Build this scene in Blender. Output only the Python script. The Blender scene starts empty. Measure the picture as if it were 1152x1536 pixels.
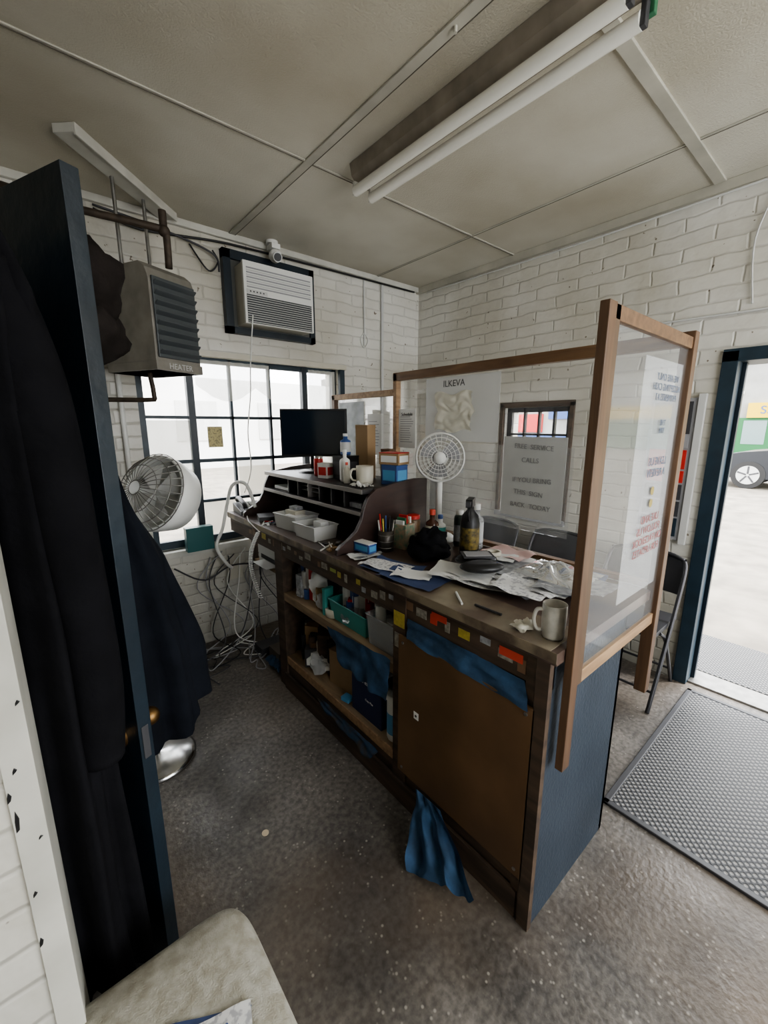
import bpy, bmesh, math, random
from mathutils import Vector, Matrix, noise
random.seed(4)
SC=bpy.context.scene
D=bpy.data
# ------------------------------------------------------------------ materials
MATS={}
def mat(name,col,rough=.6,metal=0.,var=0.,scale=8.,col2=None,bump=0.,bscale=60.,spec=None,emit=None,es=0.,detail=6,lo=.35,hi=.7,sheen=0):
    if name in MATS: return MATS[name]
    m=D.materials.new(name); m.use_nodes=True; nt=m.node_tree; b=nt.nodes['Principled BSDF']
    b.inputs['Roughness'].default_value=rough; b.inputs['Metallic'].default_value=metal
    if spec is not None: b.inputs['Specular IOR Level'].default_value=spec
    c=(*col,1); b.inputs['Base Color'].default_value=c
    geo=nt.nodes.new('ShaderNodeNewGeometry')
    if var>0 or col2:
        n=nt.nodes.new('ShaderNodeTexNoise'); n.inputs['Scale'].default_value=scale; n.inputs['Detail'].default_value=detail
        nt.links.new(geo.outputs['Position'],n.inputs['Vector'])
        r=nt.nodes.new('ShaderNodeValToRGB'); r.color_ramp.elements[0].position=lo; r.color_ramp.elements[1].position=hi
        c2=col2 if col2 else tuple(max(0,x*(1-var)) for x in col)
        r.color_ramp.elements[0].color=(*c2,1); r.color_ramp.elements[1].color=c
        nt.links.new(n.outputs['Fac'],r.inputs['Fac']); nt.links.new(r.outputs['Color'],b.inputs['Base Color'])
    if bump>0:
        n=nt.nodes.new('ShaderNodeTexNoise'); n.inputs['Scale'].default_value=bscale; n.inputs['Detail'].default_value=4
        nt.links.new(geo.outputs['Position'],n.inputs['Vector'])
        bp=nt.nodes.new('ShaderNodeBump'); bp.inputs['Strength'].default_value=bump; bp.inputs['Distance'].default_value=.01
        nt.links.new(n.outputs['Fac'],bp.inputs['Height']); nt.links.new(bp.outputs['Normal'],b.inputs['Normal'])
    if emit: b.inputs['Emission Color'].default_value=(*emit,1); b.inputs['Emission Strength'].default_value=es
    MATS[name]=m; return m
def glassmat(name,haze=.06,tint=(1,1,1),refl=.35,ior=1.45,hc=(.85,.87,.88)):
    m=D.materials.new(name); m.use_nodes=True; nt=m.node_tree; nt.nodes.clear()
    o=nt.nodes.new('ShaderNodeOutputMaterial'); t=nt.nodes.new('ShaderNodeBsdfTransparent'); t.inputs[0].default_value=(*tint,1)
    g=nt.nodes.new('ShaderNodeBsdfGlossy'); g.inputs['Roughness'].default_value=.05; g.inputs['Color'].default_value=(.9,.9,.9,1)
    d=nt.nodes.new('ShaderNodeBsdfDiffuse'); d.inputs[0].default_value=(*hc,1)
    fr=nt.nodes.new('ShaderNodeFresnel'); fr.inputs[0].default_value=ior
    mt=nt.nodes.new('ShaderNodeMath'); mt.operation='MULTIPLY'; mt.inputs[1].default_value=refl; nt.links.new(fr.outputs[0],mt.inputs[0])
    m1=nt.nodes.new('ShaderNodeMixShader'); m2=nt.nodes.new('ShaderNodeMixShader')
    nt.links.new(mt.outputs[0],m1.inputs[0]); nt.links.new(t.outputs[0],m1.inputs[1]); nt.links.new(g.outputs[0],m1.inputs[2])
    m2.inputs[0].default_value=haze
    nt.links.new(m1.outputs[0],m2.inputs[1]); nt.links.new(d.outputs[0],m2.inputs[2]); nt.links.new(m2.outputs[0],o.inputs[0])
    MATS[name]=m; return m
def brickmat():
    m=D.materials.new('painted_brick'); m.use_nodes=True; nt=m.node_tree; b=nt.nodes['Principled BSDF']; L=nt.links.new
    geo=nt.nodes.new('ShaderNodeNewGeometry'); sp=nt.nodes.new('ShaderNodeSeparateXYZ'); L(geo.outputs['Position'],sp.inputs[0])
    ad=nt.nodes.new('ShaderNodeMath'); L(sp.outputs[0],ad.inputs[0]); L(sp.outputs[1],ad.inputs[1])
    cb=nt.nodes.new('ShaderNodeCombineXYZ'); L(ad.outputs[0],cb.inputs[0]); L(sp.outputs[2],cb.inputs[1])
    nz=nt.nodes.new('ShaderNodeTexNoise'); nz.inputs['Scale'].default_value=7; L(geo.outputs['Position'],nz.inputs['Vector'])
    mx=nt.nodes.new('ShaderNodeMixRGB'); mx.blend_type='LINEAR_LIGHT'; mx.inputs[0].default_value=.016; L(cb.outputs[0],mx.inputs[1]); L(nz.outputs['Color'],mx.inputs[2])
    br=nt.nodes.new('ShaderNodeTexBrick'); L(mx.outputs[0],br.inputs['Vector'])
    br.inputs['Scale'].default_value=1; br.inputs['Brick Width'].default_value=.29; br.inputs['Row Height'].default_value=.078
    br.inputs['Mortar Size'].default_value=.009; br.inputs['Mortar Smooth'].default_value=1.0
    br.inputs['Color1'].default_value=(.69,.675,.62,1); br.inputs['Color2'].default_value=(.63,.615,.565,1); br.inputs['Mortar'].default_value=(.58,.565,.52,1)
    n2=nt.nodes.new('ShaderNodeTexNoise'); n2.inputs['Scale'].default_value=1.6; n2.inputs['Detail'].default_value=10; L(geo.outputs['Position'],n2.inputs['Vector'])
    rr=nt.nodes.new('ShaderNodeValToRGB'); rr.color_ramp.elements[0].position=.32; rr.color_ramp.elements[0].color=(.66,.63,.55,1); rr.color_ramp.elements[1].position=.62; rr.color_ramp.elements[1].color=(1,1,1,1)
    L(n2.outputs['Fac'],rr.inputs[0])
    mu=nt.nodes.new('ShaderNodeMixRGB'); mu.blend_type='MULTIPLY'; mu.inputs[0].default_value=.8; L(br.outputs['Color'],mu.inputs[1]); L(rr.outputs[0],mu.inputs[2])
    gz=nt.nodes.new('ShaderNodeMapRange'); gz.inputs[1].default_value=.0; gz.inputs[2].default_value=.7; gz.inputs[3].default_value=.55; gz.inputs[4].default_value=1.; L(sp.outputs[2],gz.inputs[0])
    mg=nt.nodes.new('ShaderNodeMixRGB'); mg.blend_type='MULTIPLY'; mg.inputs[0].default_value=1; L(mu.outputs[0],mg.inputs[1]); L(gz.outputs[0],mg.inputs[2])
    n3=nt.nodes.new('ShaderNodeTexNoise'); n3.inputs['Scale'].default_value=28; n3.inputs['Detail'].default_value=2; L(geo.outputs['Position'],n3.inputs['Vector'])
    r3=nt.nodes.new('ShaderNodeValToRGB'); r3.color_ramp.elements[0].position=.725; r3.color_ramp.elements[0].color=(0,0,0,1); r3.color_ramp.elements[1].position=.745; r3.color_ramp.elements[1].color=(1,1,1,1)
    L(n3.outputs['Fac'],r3.inputs[0])
    mc=nt.nodes.new('ShaderNodeMixRGB'); L(r3.outputs[0],mc.inputs[0]); L(mg.outputs[0],mc.inputs[1]); mc.inputs[2].default_value=(.2,.17,.13,1)
    L(mc.outputs[0],b.inputs['Base Color']); b.inputs['Roughness'].default_value=.4
    iv=nt.nodes.new('ShaderNodeMath'); iv.operation='SUBTRACT'; iv.inputs[0].default_value=1; L(br.outputs['Fac'],iv.inputs[1])
    n4=nt.nodes.new('ShaderNodeTexNoise'); n4.inputs['Scale'].default_value=20; L(geo.outputs['Position'],n4.inputs['Vector'])
    a2=nt.nodes.new('ShaderNodeMath'); a2.operation='MULTIPLY_ADD'; L(n4.outputs['Fac'],a2.inputs[0]); a2.inputs[1].default_value=1.3; L(iv.outputs[0],a2.inputs[2])
    bp=nt.nodes.new('ShaderNodeBump'); bp.inputs['Strength'].default_value=.55; bp.inputs['Distance'].default_value=.007; L(a2.outputs[0],bp.inputs['Height']); L(bp.outputs[0],b.inputs['Normal'])
    return m
def floormat():
    m=D.materials.new('worn_concrete'); m.use_nodes=True; nt=m.node_tree; b=nt.nodes['Principled BSDF']; L=nt.links.new
    geo=nt.nodes.new('ShaderNodeNewGeometry')
    def nz(s,d=6):
        n=nt.nodes.new('ShaderNodeTexNoise'); n.inputs['Scale'].default_value=s; n.inputs['Detail'].default_value=d; L(geo.outputs['Position'],n.inputs['Vector']); return n
    def ramp(n,p0,c0,p1,c1):
        r=nt.nodes.new('ShaderNodeValToRGB'); e=r.color_ramp.elements; e[0].position=p0; e[0].color=(*c0,1); e[1].position=p1; e[1].color=(*c1,1); L(n.outputs[0],r.inputs[0]); return r
    base=ramp(nz(1.7,10),.36,(.062,.055,.050),.66,(.215,.195,.172))
    g=ramp(nz(50,4),.35,(.6,.6,.6),.65,(1.2,1.2,1.2))
    mu=nt.nodes.new('ShaderNodeMixRGB'); mu.blend_type='MULTIPLY'; mu.inputs[0].default_value=1; L(base.outputs[0],mu.inputs[1]); L(g.outputs[0],mu.inputs[2])
    vo=nt.nodes.new('ShaderNodeTexVoronoi'); vo.inputs['Scale'].default_value=44; L(geo.outputs['Position'],vo.inputs['Vector'])
    vs=ramp(vo,.10,(1,1,1),.24,(0,0,0)); pm=ramp(nz(9,4),.46,(0,0,0),.6,(.8,.8,.8))
    mm=nt.nodes.new('ShaderNodeMixRGB'); mm.blend_type='MULTIPLY'; mm.inputs[0].default_value=1; L(vs.outputs[0],mm.inputs[1]); L(pm.outputs[0],mm.inputs[2])
    mx=nt.nodes.new('ShaderNodeMixRGB'); L(mm.outputs[0],mx.inputs[0]); L(mu.outputs[0],mx.inputs[1]); mx.inputs[2].default_value=(.38,.355,.31,1)
    br=ramp(nz(1.1,6),.47,(0,0,0),.66,(.6,.6,.6))
    m3=nt.nodes.new('ShaderNodeMixRGB'); L(br.outputs[0],m3.inputs[0]); L(mx.outputs[0],m3.inputs[1]); m3.inputs[2].default_value=(.17,.125,.085,1)
    L(m3.outputs[0],b.inputs['Base Color'])
    rg=ramp(nz(5,5),.3,(.30,.30,.30),.7,(.60,.60,.60)); L(rg.outputs[0],b.inputs['Roughness'])
    bp=nt.nodes.new('ShaderNodeBump'); bp.inputs['Strength'].default_value=.45; bp.inputs['Distance'].default_value=.006; L(nz(50,5).outputs[0],bp.inputs['Height']); L(bp.outputs[0],b.inputs['Normal'])
    return m
def ceilmat():
    m=mat('ceiling_board',(.60,.575,.495),.42,scale=1.1,col2=(.42,.385,.30),bump=.3,bscale=150,detail=10,lo=.33,hi=.62); return m
def woodmat(name,c1,c2,rough=.5,axis=(30,2,30)):
    if name in MATS: return MATS[name]
    m=D.materials.new(name); m.use_nodes=True; nt=m.node_tree; b=nt.nodes['Principled BSDF']; L=nt.links.new
    geo=nt.nodes.new('ShaderNodeNewGeometry'); mp=nt.nodes.new('ShaderNodeMapping'); mp.inputs['Scale'].default_value=axis; L(geo.outputs['Position'],mp.inputs[0])
    n=nt.nodes.new('ShaderNodeTexNoise'); n.inputs['Scale'].default_value=1; n.inputs['Detail'].default_value=7; n.inputs['Distortion'].default_value=.6; L(mp.outputs[0],n.inputs['Vector'])
    r=nt.nodes.new('ShaderNodeValToRGB'); r.color_ramp.elements[0].position=.35; r.color_ramp.elements[0].color=(*c1,1); r.color_ramp.elements[1].position=.65; r.color_ramp.elements[1].color=(*c2,1)
    L(n.outputs[0],r.inputs[0]); L(r.outputs[0],b.inputs['Base Color']); b.inputs['Roughness'].default_value=rough
    MATS[name]=m; return m
def rubbermat():
    m=D.materials.new('rubber_mat'); m.use_nodes=True; nt=m.node_tree; b=nt.nodes['Principled BSDF']; L=nt.links.new
    geo=nt.nodes.new('ShaderNodeNewGeometry'); mp=nt.nodes.new('ShaderNodeMapping'); mp.inputs['Scale'].default_value=(1,1,0.001); L(geo.outputs['Position'],mp.inputs[0])
    mp.inputs['Rotation'].default_value=(0,0,.785)
    v=nt.nodes.new('ShaderNodeTexVoronoi'); v.inputs['Scale'].default_value=52; v.inputs['Randomness'].default_value=0; L(mp.outputs[0],v.inputs['Vector'])
    r=nt.nodes.new('ShaderNodeValToRGB'); e=r.color_ramp.elements; e[0].position=.26; e[0].color=(.22,.21,.20,1); e[1].position=.36; e[1].color=(.022,.023,.026,1); L(v.outputs[0],r.inputs[0]); L(r.outputs[0],b.inputs['Base Color'])
    b.inputs['Roughness'].default_value=.5
    bp=nt.nodes.new('ShaderNodeBump'); bp.inputs['Distance'].default_value=.004; L(v.outputs[0],bp.inputs['Height']); L(bp.outputs[0],b.inputs['Normal'])
    MATS['rubber']=m; return m
# ------------------------------------------------------------------ mesh builder
class Ob:
    def __init__(s,name,T=None,bevel=0,parent=None):
        s.name=name; s.v=[]; s.f=[]; s.mi=[]; s.sm=[]; s.ms=[]; s.T=T; s.bevel=bevel; s.kids=[]
    def add(s,V,F,m,smooth=False,T=None):
        o=len(s.v)
        if m not in s.ms: s.ms.append(m)
        k=s.ms.index(m)
        for p in V:
            p=Vector(p)
            if T is not None: p=T@p
            s.v.append(p)
        for f in F: s.f.append([o+i for i in f]); s.mi.append(k); s.sm.append(smooth)
        return s
    def box(s,x0,x1,y0,y1,z0,z1,m,T=None):
        V=[(x,y,z) for x in(x0,x1) for y in(y0,y1) for z in(z0,z1)]
        F=[(0,1,3,2),(4,6,7,5),(0,4,5,1),(2,3,7,6),(0,2,6,4),(1,5,7,3)]
        return s.add(V,F,m,False,T)
    def prism(s,pts,axis,a0,a1,m,T=None,smooth=False):
        def mk(p,a):
            if axis=='x': return (a,p[0],p[1])
            if axis=='y': return (p[0],a,p[1])
            return (p[0],p[1],a)
        n=len(pts); V=[mk(p,a0) for p in pts]+[mk(p,a1) for p in pts]
        F=[list(range(n)),list(range(2*n-1,n-1,-1))]+[[i,(i+1)%n,n+(i+1)%n,n+i] for i in range(n)]
        return s.add(V,F,m,smooth,T)
    def cyl(s,p0,p1,r,m,r2=None,n=20,caps=True,T=None):
        p0=Vector(p0);p1=Vector(p1); d=(p1-p0).normalized(); a=d.orthogonal().normalized(); b=d.cross(a)
        r2=r if r2 is None else r2; V=[];F=[]
        for p,rr in((p0,r),(p1,r2)):
            for i in range(n):
                t=2*math.pi*i/n; V.append(p+a*math.cos(t)*rr+b*math.sin(t)*rr)
        s.add(V,[[i,(i+1)%n,n+(i+1)%n,n+i] for i in range(n)],m,True,T)
        if caps: s.add(V,[list(range(n)),list(range(2*n-1,n-1,-1))],m,False,T)
        return s
    def tube(s,pts,r,m,n=8,sub=0,T=None,closed=False):
        P=[Vector(p) for p in pts]
        if sub:
            Q=[]; N=len(P)
            rng=range(N) if closed else range(N-1)
            for i in rng:
                if closed: p0,p1,p2,p3=P[i-1],P[i],P[(i+1)%N],P[(i+2)%N]
                else: p0=P[max(i-1,0)];p1=P[i];p2=P[i+1];p3=P[min(i+2,N-1)]
                for k in range(sub):
                    t=k/sub; Q.append(.5*((2*p1)+(p2-p0)*t+(2*p0-5*p1+4*p2-p3)*t*t+(3*p1-p0-3*p2+p3)*t**3))
            if not closed: Q.append(P[-1])
            P=Q
        N=len(P); V=[];F=[]; a=None
        for i,p in enumerate(P):
            if closed: d=(P[(i+1)%N]-P[i-1])
            else: d=P[min(i+1,N-1)]-P[max(i-1,0)]
            if d.length<1e-9: d=Vector((0,0,1))
            d.normalize()
            a=d.orthogonal().normalized() if a is None else (a-d*a.dot(d)).normalized()
            b=d.cross(a)
            rr=r(i/(N-1)) if callable(r) else r
            for k in range(n):
                t=2*math.pi*k/n; V.append(p+(a*math.cos(t)+b*math.sin(t))*rr)
        L=N if closed else N-1
        for i in range(L):
            j=(i+1)%N
            for k in range(n): F.append([i*n+k,i*n+(k+1)%n,j*n+(k+1)%n,j*n+k])
        if not closed: F+= [list(range(n)),list(range((N-1)*n,N*n))]
        return s.add(V,F,m,True,T)
    def lathe(s,prof,c,m,n=28,T=None,smooth=True):
        V=[];F=[]; c=Vector(c)
        for r,z in prof:
            for i in range(n):
                t=2*math.pi*i/n; V.append(c+Vector((r*math.cos(t),r*math.sin(t),z)))
        for j in range(len(prof)-1):
            for i in range(n): F.append([j*n+i,j*n+(i+1)%n,(j+1)*n+(i+1)%n,(j+1)*n+i])
        return s.add(V,F,m,smooth,T)
    def ball(s,c,r,m,n=20,T=None,rough=0,seed=0,zmin=None):
        if not hasattr(r,'__len__'): r=(r,r,r)
        V=[];F=[];k=n//2
        for j in range(k+1):
            ph=math.pi*j/k
            for i in range(n):
                t=2*math.pi*i/n; q=(math.sin(ph)*math.cos(t),math.sin(ph)*math.sin(t),math.cos(ph))
                w=1+rough*noise.noise((q[0]*2+seed,q[1]*2,q[2]*2)) if rough else 1
                z=c[2]+r[2]*q[2]*w
                if zmin is not None: z=max(z,zmin)
                V.append((c[0]+r[0]*q[0]*w,c[1]+r[1]*q[1]*w,z))
        for j in range(k):
            for i in range(n): F.append([j*n+i,j*n+(i+1)%n,(j+1)*n+(i+1)%n,(j+1)*n+i])
        return s.add(V,F,m,True,T)
    def grid(s,fn,nu,nv,m,T=None,smooth=True):
        V=[fn(i/nu,j/nv) for j in range(nv+1) for i in range(nu+1)]
        F=[[j*(nu+1)+i,j*(nu+1)+i+1,(j+1)*(nu+1)+i+1,(j+1)*(nu+1)+i] for j in range(nv) for i in range(nu)]
        return s.add(V,F,m,smooth,T)
    def sheet(s,cx,cy,z,w,h,rot,m,curl=.004,th=.0015):
        c,sn=math.cos(rot),math.sin(rot); sd=random.random()*50
        def fn(u,v):
            x=(u-.5)*w;y=(v-.5)*h; e=abs(u-.5)*abs(v-.5)*4
            return (cx+c*x-sn*y,cy+sn*x+c*y,z+th+curl*e*abs(noise.noise((u*2+sd,v*2,0)))*3)
        s.grid(fn,8,8,m); return s
    def text(s,body,M,size,m,align='CENTER',ext=.0004):
        cu=D.curves.new(s.name+'_text','FONT'); cu.body=body; cu.size=size; cu.align_x=align; cu.align_y='CENTER'; cu.extrude=ext; cu.materials.append(m)
        o=D.objects.new('lettering',cu); SC.collection.objects.link(o); o.matrix_world=M; s.kids.append(o); return s
    def done(s):
        me=D.meshes.new(s.name)
        V=[(s.T@p if s.T is not None else p) for p in s.v]
        xs=[p.x for p in V];ys=[p.y for p in V];zs=[p.z for p in V]
        c=Vector(((min(xs)+max(xs))/2,(min(ys)+max(ys))/2,min(zs)))
        me.from_pydata([p-c for p in V],[],s.f)
        for m in s.ms: me.materials.append(m)
        for i,p in enumerate(me.polygons): p.material_index=s.mi[i]; p.use_smooth=s.sm[i]
        bm=bmesh.new(); bm.from_mesh(me); bmesh.ops.recalc_face_normals(bm,faces=bm.faces); bm.to_mesh(me); bm.free()
        o=D.objects.new(s.name,me); o.location=c; SC.collection.objects.link(o)
        if s.bevel:
            b=o.modifiers.new('bevel','BEVEL'); b.width=s.bevel; b.segments=2; b.limit_method='ANGLE'; b.angle_limit=.9
        bpy.context.view_layer.update()
        for k in s.kids:
            mw=k.matrix_world.copy()
            if s.T is not None: mw=s.T@mw
            k.parent=o; k.matrix_parent_inverse=o.matrix_world.inverted(); k.matrix_world=mw
        return o
def TR(x,y,z,rz=0,rx=0,ry=0):
    return Matrix.Translation((x,y,z))@Matrix.Rotation(rz,4,'Z')@Matrix.Rotation(ry,4,'Y')@Matrix.Rotation(rx,4,'X')
def frameM(o,xd,yd):
    xd=Vector(xd).normalized(); yd=Vector(yd).normalized(); z=xd.cross(yd)
    M=Matrix((( xd.x,yd.x,z.x,o[0]),(xd.y,yd.y,z.y,o[1]),(xd.z,yd.z,z.z,o[2]),(0,0,0,1))); return M
# ------------------------------------------------------------------ palette
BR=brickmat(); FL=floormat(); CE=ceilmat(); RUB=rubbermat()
white=mat('white_paint',(.62,.61,.55),.5,var=.25,scale=6)
batten=mat('batten_paint',(.52,.50,.425),.5,var=.25,scale=5)
crack=mat('seam_dark',(.13,.115,.09),.8)
navy=mat('navy_paint',(.010,.022,.034),.4,var=.5,scale=5,bump=.2,bscale=30)
panelblue=mat('textured_blue_panel',(.042,.058,.080),.55,scale=3,col2=(.022,.033,.048),bump=.25,bscale=70,detail=9)
blueframe=mat('blue_frame_paint',(.018,.038,.055),.45,var=.3,scale=12)
black=mat('black_plastic',(.012,.012,.013),.4)
dgrey=mat('dark_grey_plastic',(.05,.05,.055),.45)
grey=mat('grey_plastic',(.3,.3,.31),.5)
lgrey=mat('light_grey_plastic',(.55,.55,.53),.45)
wht=mat('white_plastic',(.72,.72,.69),.4)
ivory=mat('ivory_plastic',(.58,.55,.46),.45,var=.1)
chrome=mat('chrome',(.7,.7,.7),.2,1.)
steel=mat('steel',(.35,.34,.32),.4,.8,var=.3,scale=20)
rust=mat('rusty_pipe',(.10,.075,.055),.6,.3,var=.5,scale=25)
paper=mat('paper',(.76,.76,.74),.7,var=.05)
paperb=mat('paper_blue',(.06,.09,.20),.6,var=.3,scale=20)
paperg=mat('paper_grey',(.42,.43,.45),.6,var=.5,scale=40)
printed=mat('printed_page',(.70,.70,.69),.7,scale=70,col2=(.42,.42,.44),detail=2,lo=.40,hi=.5)
red=mat('red_plastic',(.50,.03,.025),.4)
orange=mat('orange_label',(.55,.07,.04),.5)
yellow=mat('yellow_label',(.52,.42,.08),.5,var=.3,scale=60)
blue=mat('blue_plastic',(.04,.09,.26),.45)
green=mat('green_plastic',(.04,.16,.08),.45)
teal=mat('teal_plastic',(.06,.30,.27),.4)
brass=mat('brass',(.20,.12,.05),.45,1.)
cloth=mat('coat_fabric',(.010,.010,.012),.95,var=.3,scale=15,bump=.5,bscale=25,spec=.12)
cloth2=mat('navy_coat_fabric',(.010,.012,.017),.95,var=.4,scale=10,bump=.5,bscale=20,spec=.12)
hoodm=mat('hood_fabric',(.024,.020,.018),.95,var=.4,scale=20,bump=.5,bscale=40,spec=.1)
bluecloth=mat('blue_shop_towel',(.035,.095,.19),.8,var=.55,scale=14,bump=.6,bscale=25)
cardb=mat('cardboard',(.36,.24,.13),.8,var=.2,scale=6)
tan=mat('tan_fabric',(.52,.51,.45),.95,scale=45,col2=(.36,.335,.27),bump=.4,bscale=300,detail=8)
frameW=woodmat('partition_wood',(.090,.050,.028),(.145,.082,.044),.5,(40,40,4))
frameH=woodmat('partition_wood_rail',(.13,.072,.038),(.21,.122,.064),.5,(40,4,40))
raww=woodmat('raw_pine',(.26,.16,.088),(.40,.26,.145),.6,(4,40,40))
oldw=woodmat('old_counter_wood',(.045,.030,.021),(.10,.066,.043),.65,(25,3,25))
shelfw=woodmat('shelf_wood',(.17,.115,.068),(.34,.245,.145),.7,(22,3,22))
mason=mat('masonite',(.185,.105,.050),.5,scale=3,col2=(.11,.062,.030),detail=9)
ctop=mat('counter_laminate',(.115,.080,.064),.3,scale=5,col2=(.070,.048,.04),bump=.05,bscale=90,detail=8)
ctopw=mat('worn_laminate',(.28,.24,.175),.45,scale=5,col2=(.13,.095,.070),detail=10,lo=.40,hi=.62)
edgew=mat('worn_edge',(.27,.22,.155),.5,scale=9,col2=(.095,.068,.048),detail=10,lo=.42,hi=.62)
hutchm=woodmat('hutch_laminate',(.028,.017,.015),(.052,.030,.024),.35,(5,25,25))
hutchd=mat('hutch_dark',(.02,.017,.018),.4)
heaterm=mat('heater_enamel',(.29,.27,.235),.5,.1,var=.35,scale=9)
heaterl=mat('heater_louver',(.085,.095,.10),.45,.2)
acb=mat('ac_beige',(.58,.56,.48),.5,var=.1)
PLEX=glassmat('plexiglass',.03,refl=.30); PLEX2=glassmat('plexiglass_end',.05,refl=.07); WG=glassmat('window_glass',.05,refl=.5); CLR=glassmat('clear_plastic',.22,refl=1)
FROST=glassmat('frosted_sheet',.42,refl=.2); FROST2=glassmat('thin_poster_film',.20,refl=0.); SHEER=glassmat('sheer_curtain',.45,refl=0,hc=(.9,.88,.8))
pinkp=mat('pink_receipt',(.62,.42,.39),.6)
skyb=mat('sky_blue_item',(.10,.30,.52),.5)
# ------------------------------------------------------------------ room shell
H=2.758; YW=2.942; XR=2.887
Ob('floor').box(-1.3,XR+.2,-2.0,YW+.2,-.1,0,FL).done()
Ob('ceiling').box(-1.3,XR+.2,-2.0,YW+.2,H,H+.1,CE).done()
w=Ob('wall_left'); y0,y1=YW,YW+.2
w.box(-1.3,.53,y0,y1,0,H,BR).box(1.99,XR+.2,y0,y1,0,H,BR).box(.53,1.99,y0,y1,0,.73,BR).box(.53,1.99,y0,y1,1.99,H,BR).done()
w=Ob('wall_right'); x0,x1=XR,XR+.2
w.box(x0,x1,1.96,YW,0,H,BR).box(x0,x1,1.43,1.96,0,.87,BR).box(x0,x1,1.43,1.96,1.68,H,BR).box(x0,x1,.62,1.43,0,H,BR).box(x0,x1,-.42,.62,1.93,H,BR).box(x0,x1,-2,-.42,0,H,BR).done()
w=Ob('wall_back'); w.box(-1.3,0,-2.0,-1.85,0,H,BR).box(2.6,XR,-2.0,-1.85,0,H,BR).box(0,2.6,-2,-1.85,0,.7,BR).box(0,2.6,-2,-1.85,2.45,H,BR).done()  # wide gap left for the added light opening
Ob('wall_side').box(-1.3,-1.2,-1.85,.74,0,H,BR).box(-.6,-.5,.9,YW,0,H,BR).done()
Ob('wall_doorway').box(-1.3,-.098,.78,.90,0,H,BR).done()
t=Ob('trim_doorway',bevel=.003); t.box(-.098,-.060,.772,.92,0,2.2,white)
random.seed(2)
for zz,hh,dx in((1.26,.012,.0),(1.205,.03,.004),(1.17,.008,.001),(1.11,.045,.002),(1.03,.012,.012),(.985,.02,.0),(.93,.04,.003),(.80,.012,.006),(.70,.02,.001),(1.14,.010,.03),(.90,.008,.026)):
    t.prism([(-.0985+dx,zz),(-.094+dx,zz+.004),(-.092+dx,zz+hh*.6),(-.0955+dx,zz+hh),(-.098+dx,zz+hh*.5)],'y',.7705,.7722,black)
t.done()
t=Ob('trim_ceiling',bevel=.002)
t.box(1.15,1.19,-2,YW,H-.008,H,batten)
t.box(-1.3,XR,1.935,1.945,H-.006,H,batten).box(-1.3,XR,1.945,1.95,H-.0075,H,crack)
t.box(2.372,2.382,-2,YW,H-.006,H,batten).box(2.382,2.386,-2,YW,H-.0075,H,crack)
t.box(-1.3,2.84,.715,.765,H-.012,H,batten)
t.box(-.06,-.03,-2,YW,H-.008,H,batten)
t.box(-1.3,XR,-.52,-.45,H-.012,H,batten)
t.box(1.19,1.194,.775,YW,H-.0085,H,crack)
t.cyl((1.17,1.05,H-.008),(1.17,1.05,H-.025),.006,batten,n=10)
t.done()
t=Ob('trim_wall_top',bevel=.004); t.box(XR-.035,XR,-1.8,YW,H-.05,H,batten).box(-.5,XR,YW-.03,YW,H-.04,H,white).done()
# window 1 (left wall)
w=Ob('window_1',bevel=.002)
yy0,yy1=YW+.05,YW+.085
xs=[.55,.85,1.12,1.41,1.70,1.975]
for i,x in enumerate(xs):
    hw=.022 if i in(0,1,4,5) else .009
    w.box(x-hw,x+hw,yy0-(.01 if hw>.02 else 0),yy1,.74,1.99,navy if i in(1,4,5) else blueframe)
for z,hw in((.755,.025),(1.03,.010),(1.31,.012),(1.60,.010),(1.975,.022)): w.box(.53,1.99,yy0,yy1,z-hw,z+hw,blueframe)
w.box(.56,1.97,YW+.065,YW+.069,.76,1.97,WG)
w.box(.50,2.02,YW-.05,YW+.03,.69,.73,white)
w.box(.48,2.04,YW-.045,YW-.001,1.985,2.02,ivory)
w.box(1.985,2.03,YW-.03,YW-.001,.73,1.985,blueframe)
for a_,b_,c_,d_ in((.88,1.10,.78,1.02),(1.14,1.39,1.04,1.30),(1.72,1.95,1.04,1.58),(.57,.83,1.04,1.58)): w.box(a_,b_,YW+.061,YW+.063,c_,d_,SHEER)
w.done()
o=Ob('paper_notice'); o.sheet(0,0,0,.1,.14,0,mat('yellowed_paper',(.55,.48,.25),.7,scale=90,col2=(.3,.26,.16),detail=2,lo=.4,hi=.5)); o.T=frameM((.985,YW+.04,1.47),(1,0,0),(0,0,1)); o.done()
cur=Ob('window_curtain')
cur.grid(lambda u,v:(.88+.52*u,YW+.02+.008*math.sin(u*40),1.97-(.16+.10*abs(math.sin(u*4)))*v),40,8,SHEER)
cur.grid(lambda u,v:(1.72+.24*u,YW+.02+.008*math.sin(u*30),1.97-.30*v),20,6,SHEER).done()
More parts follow.
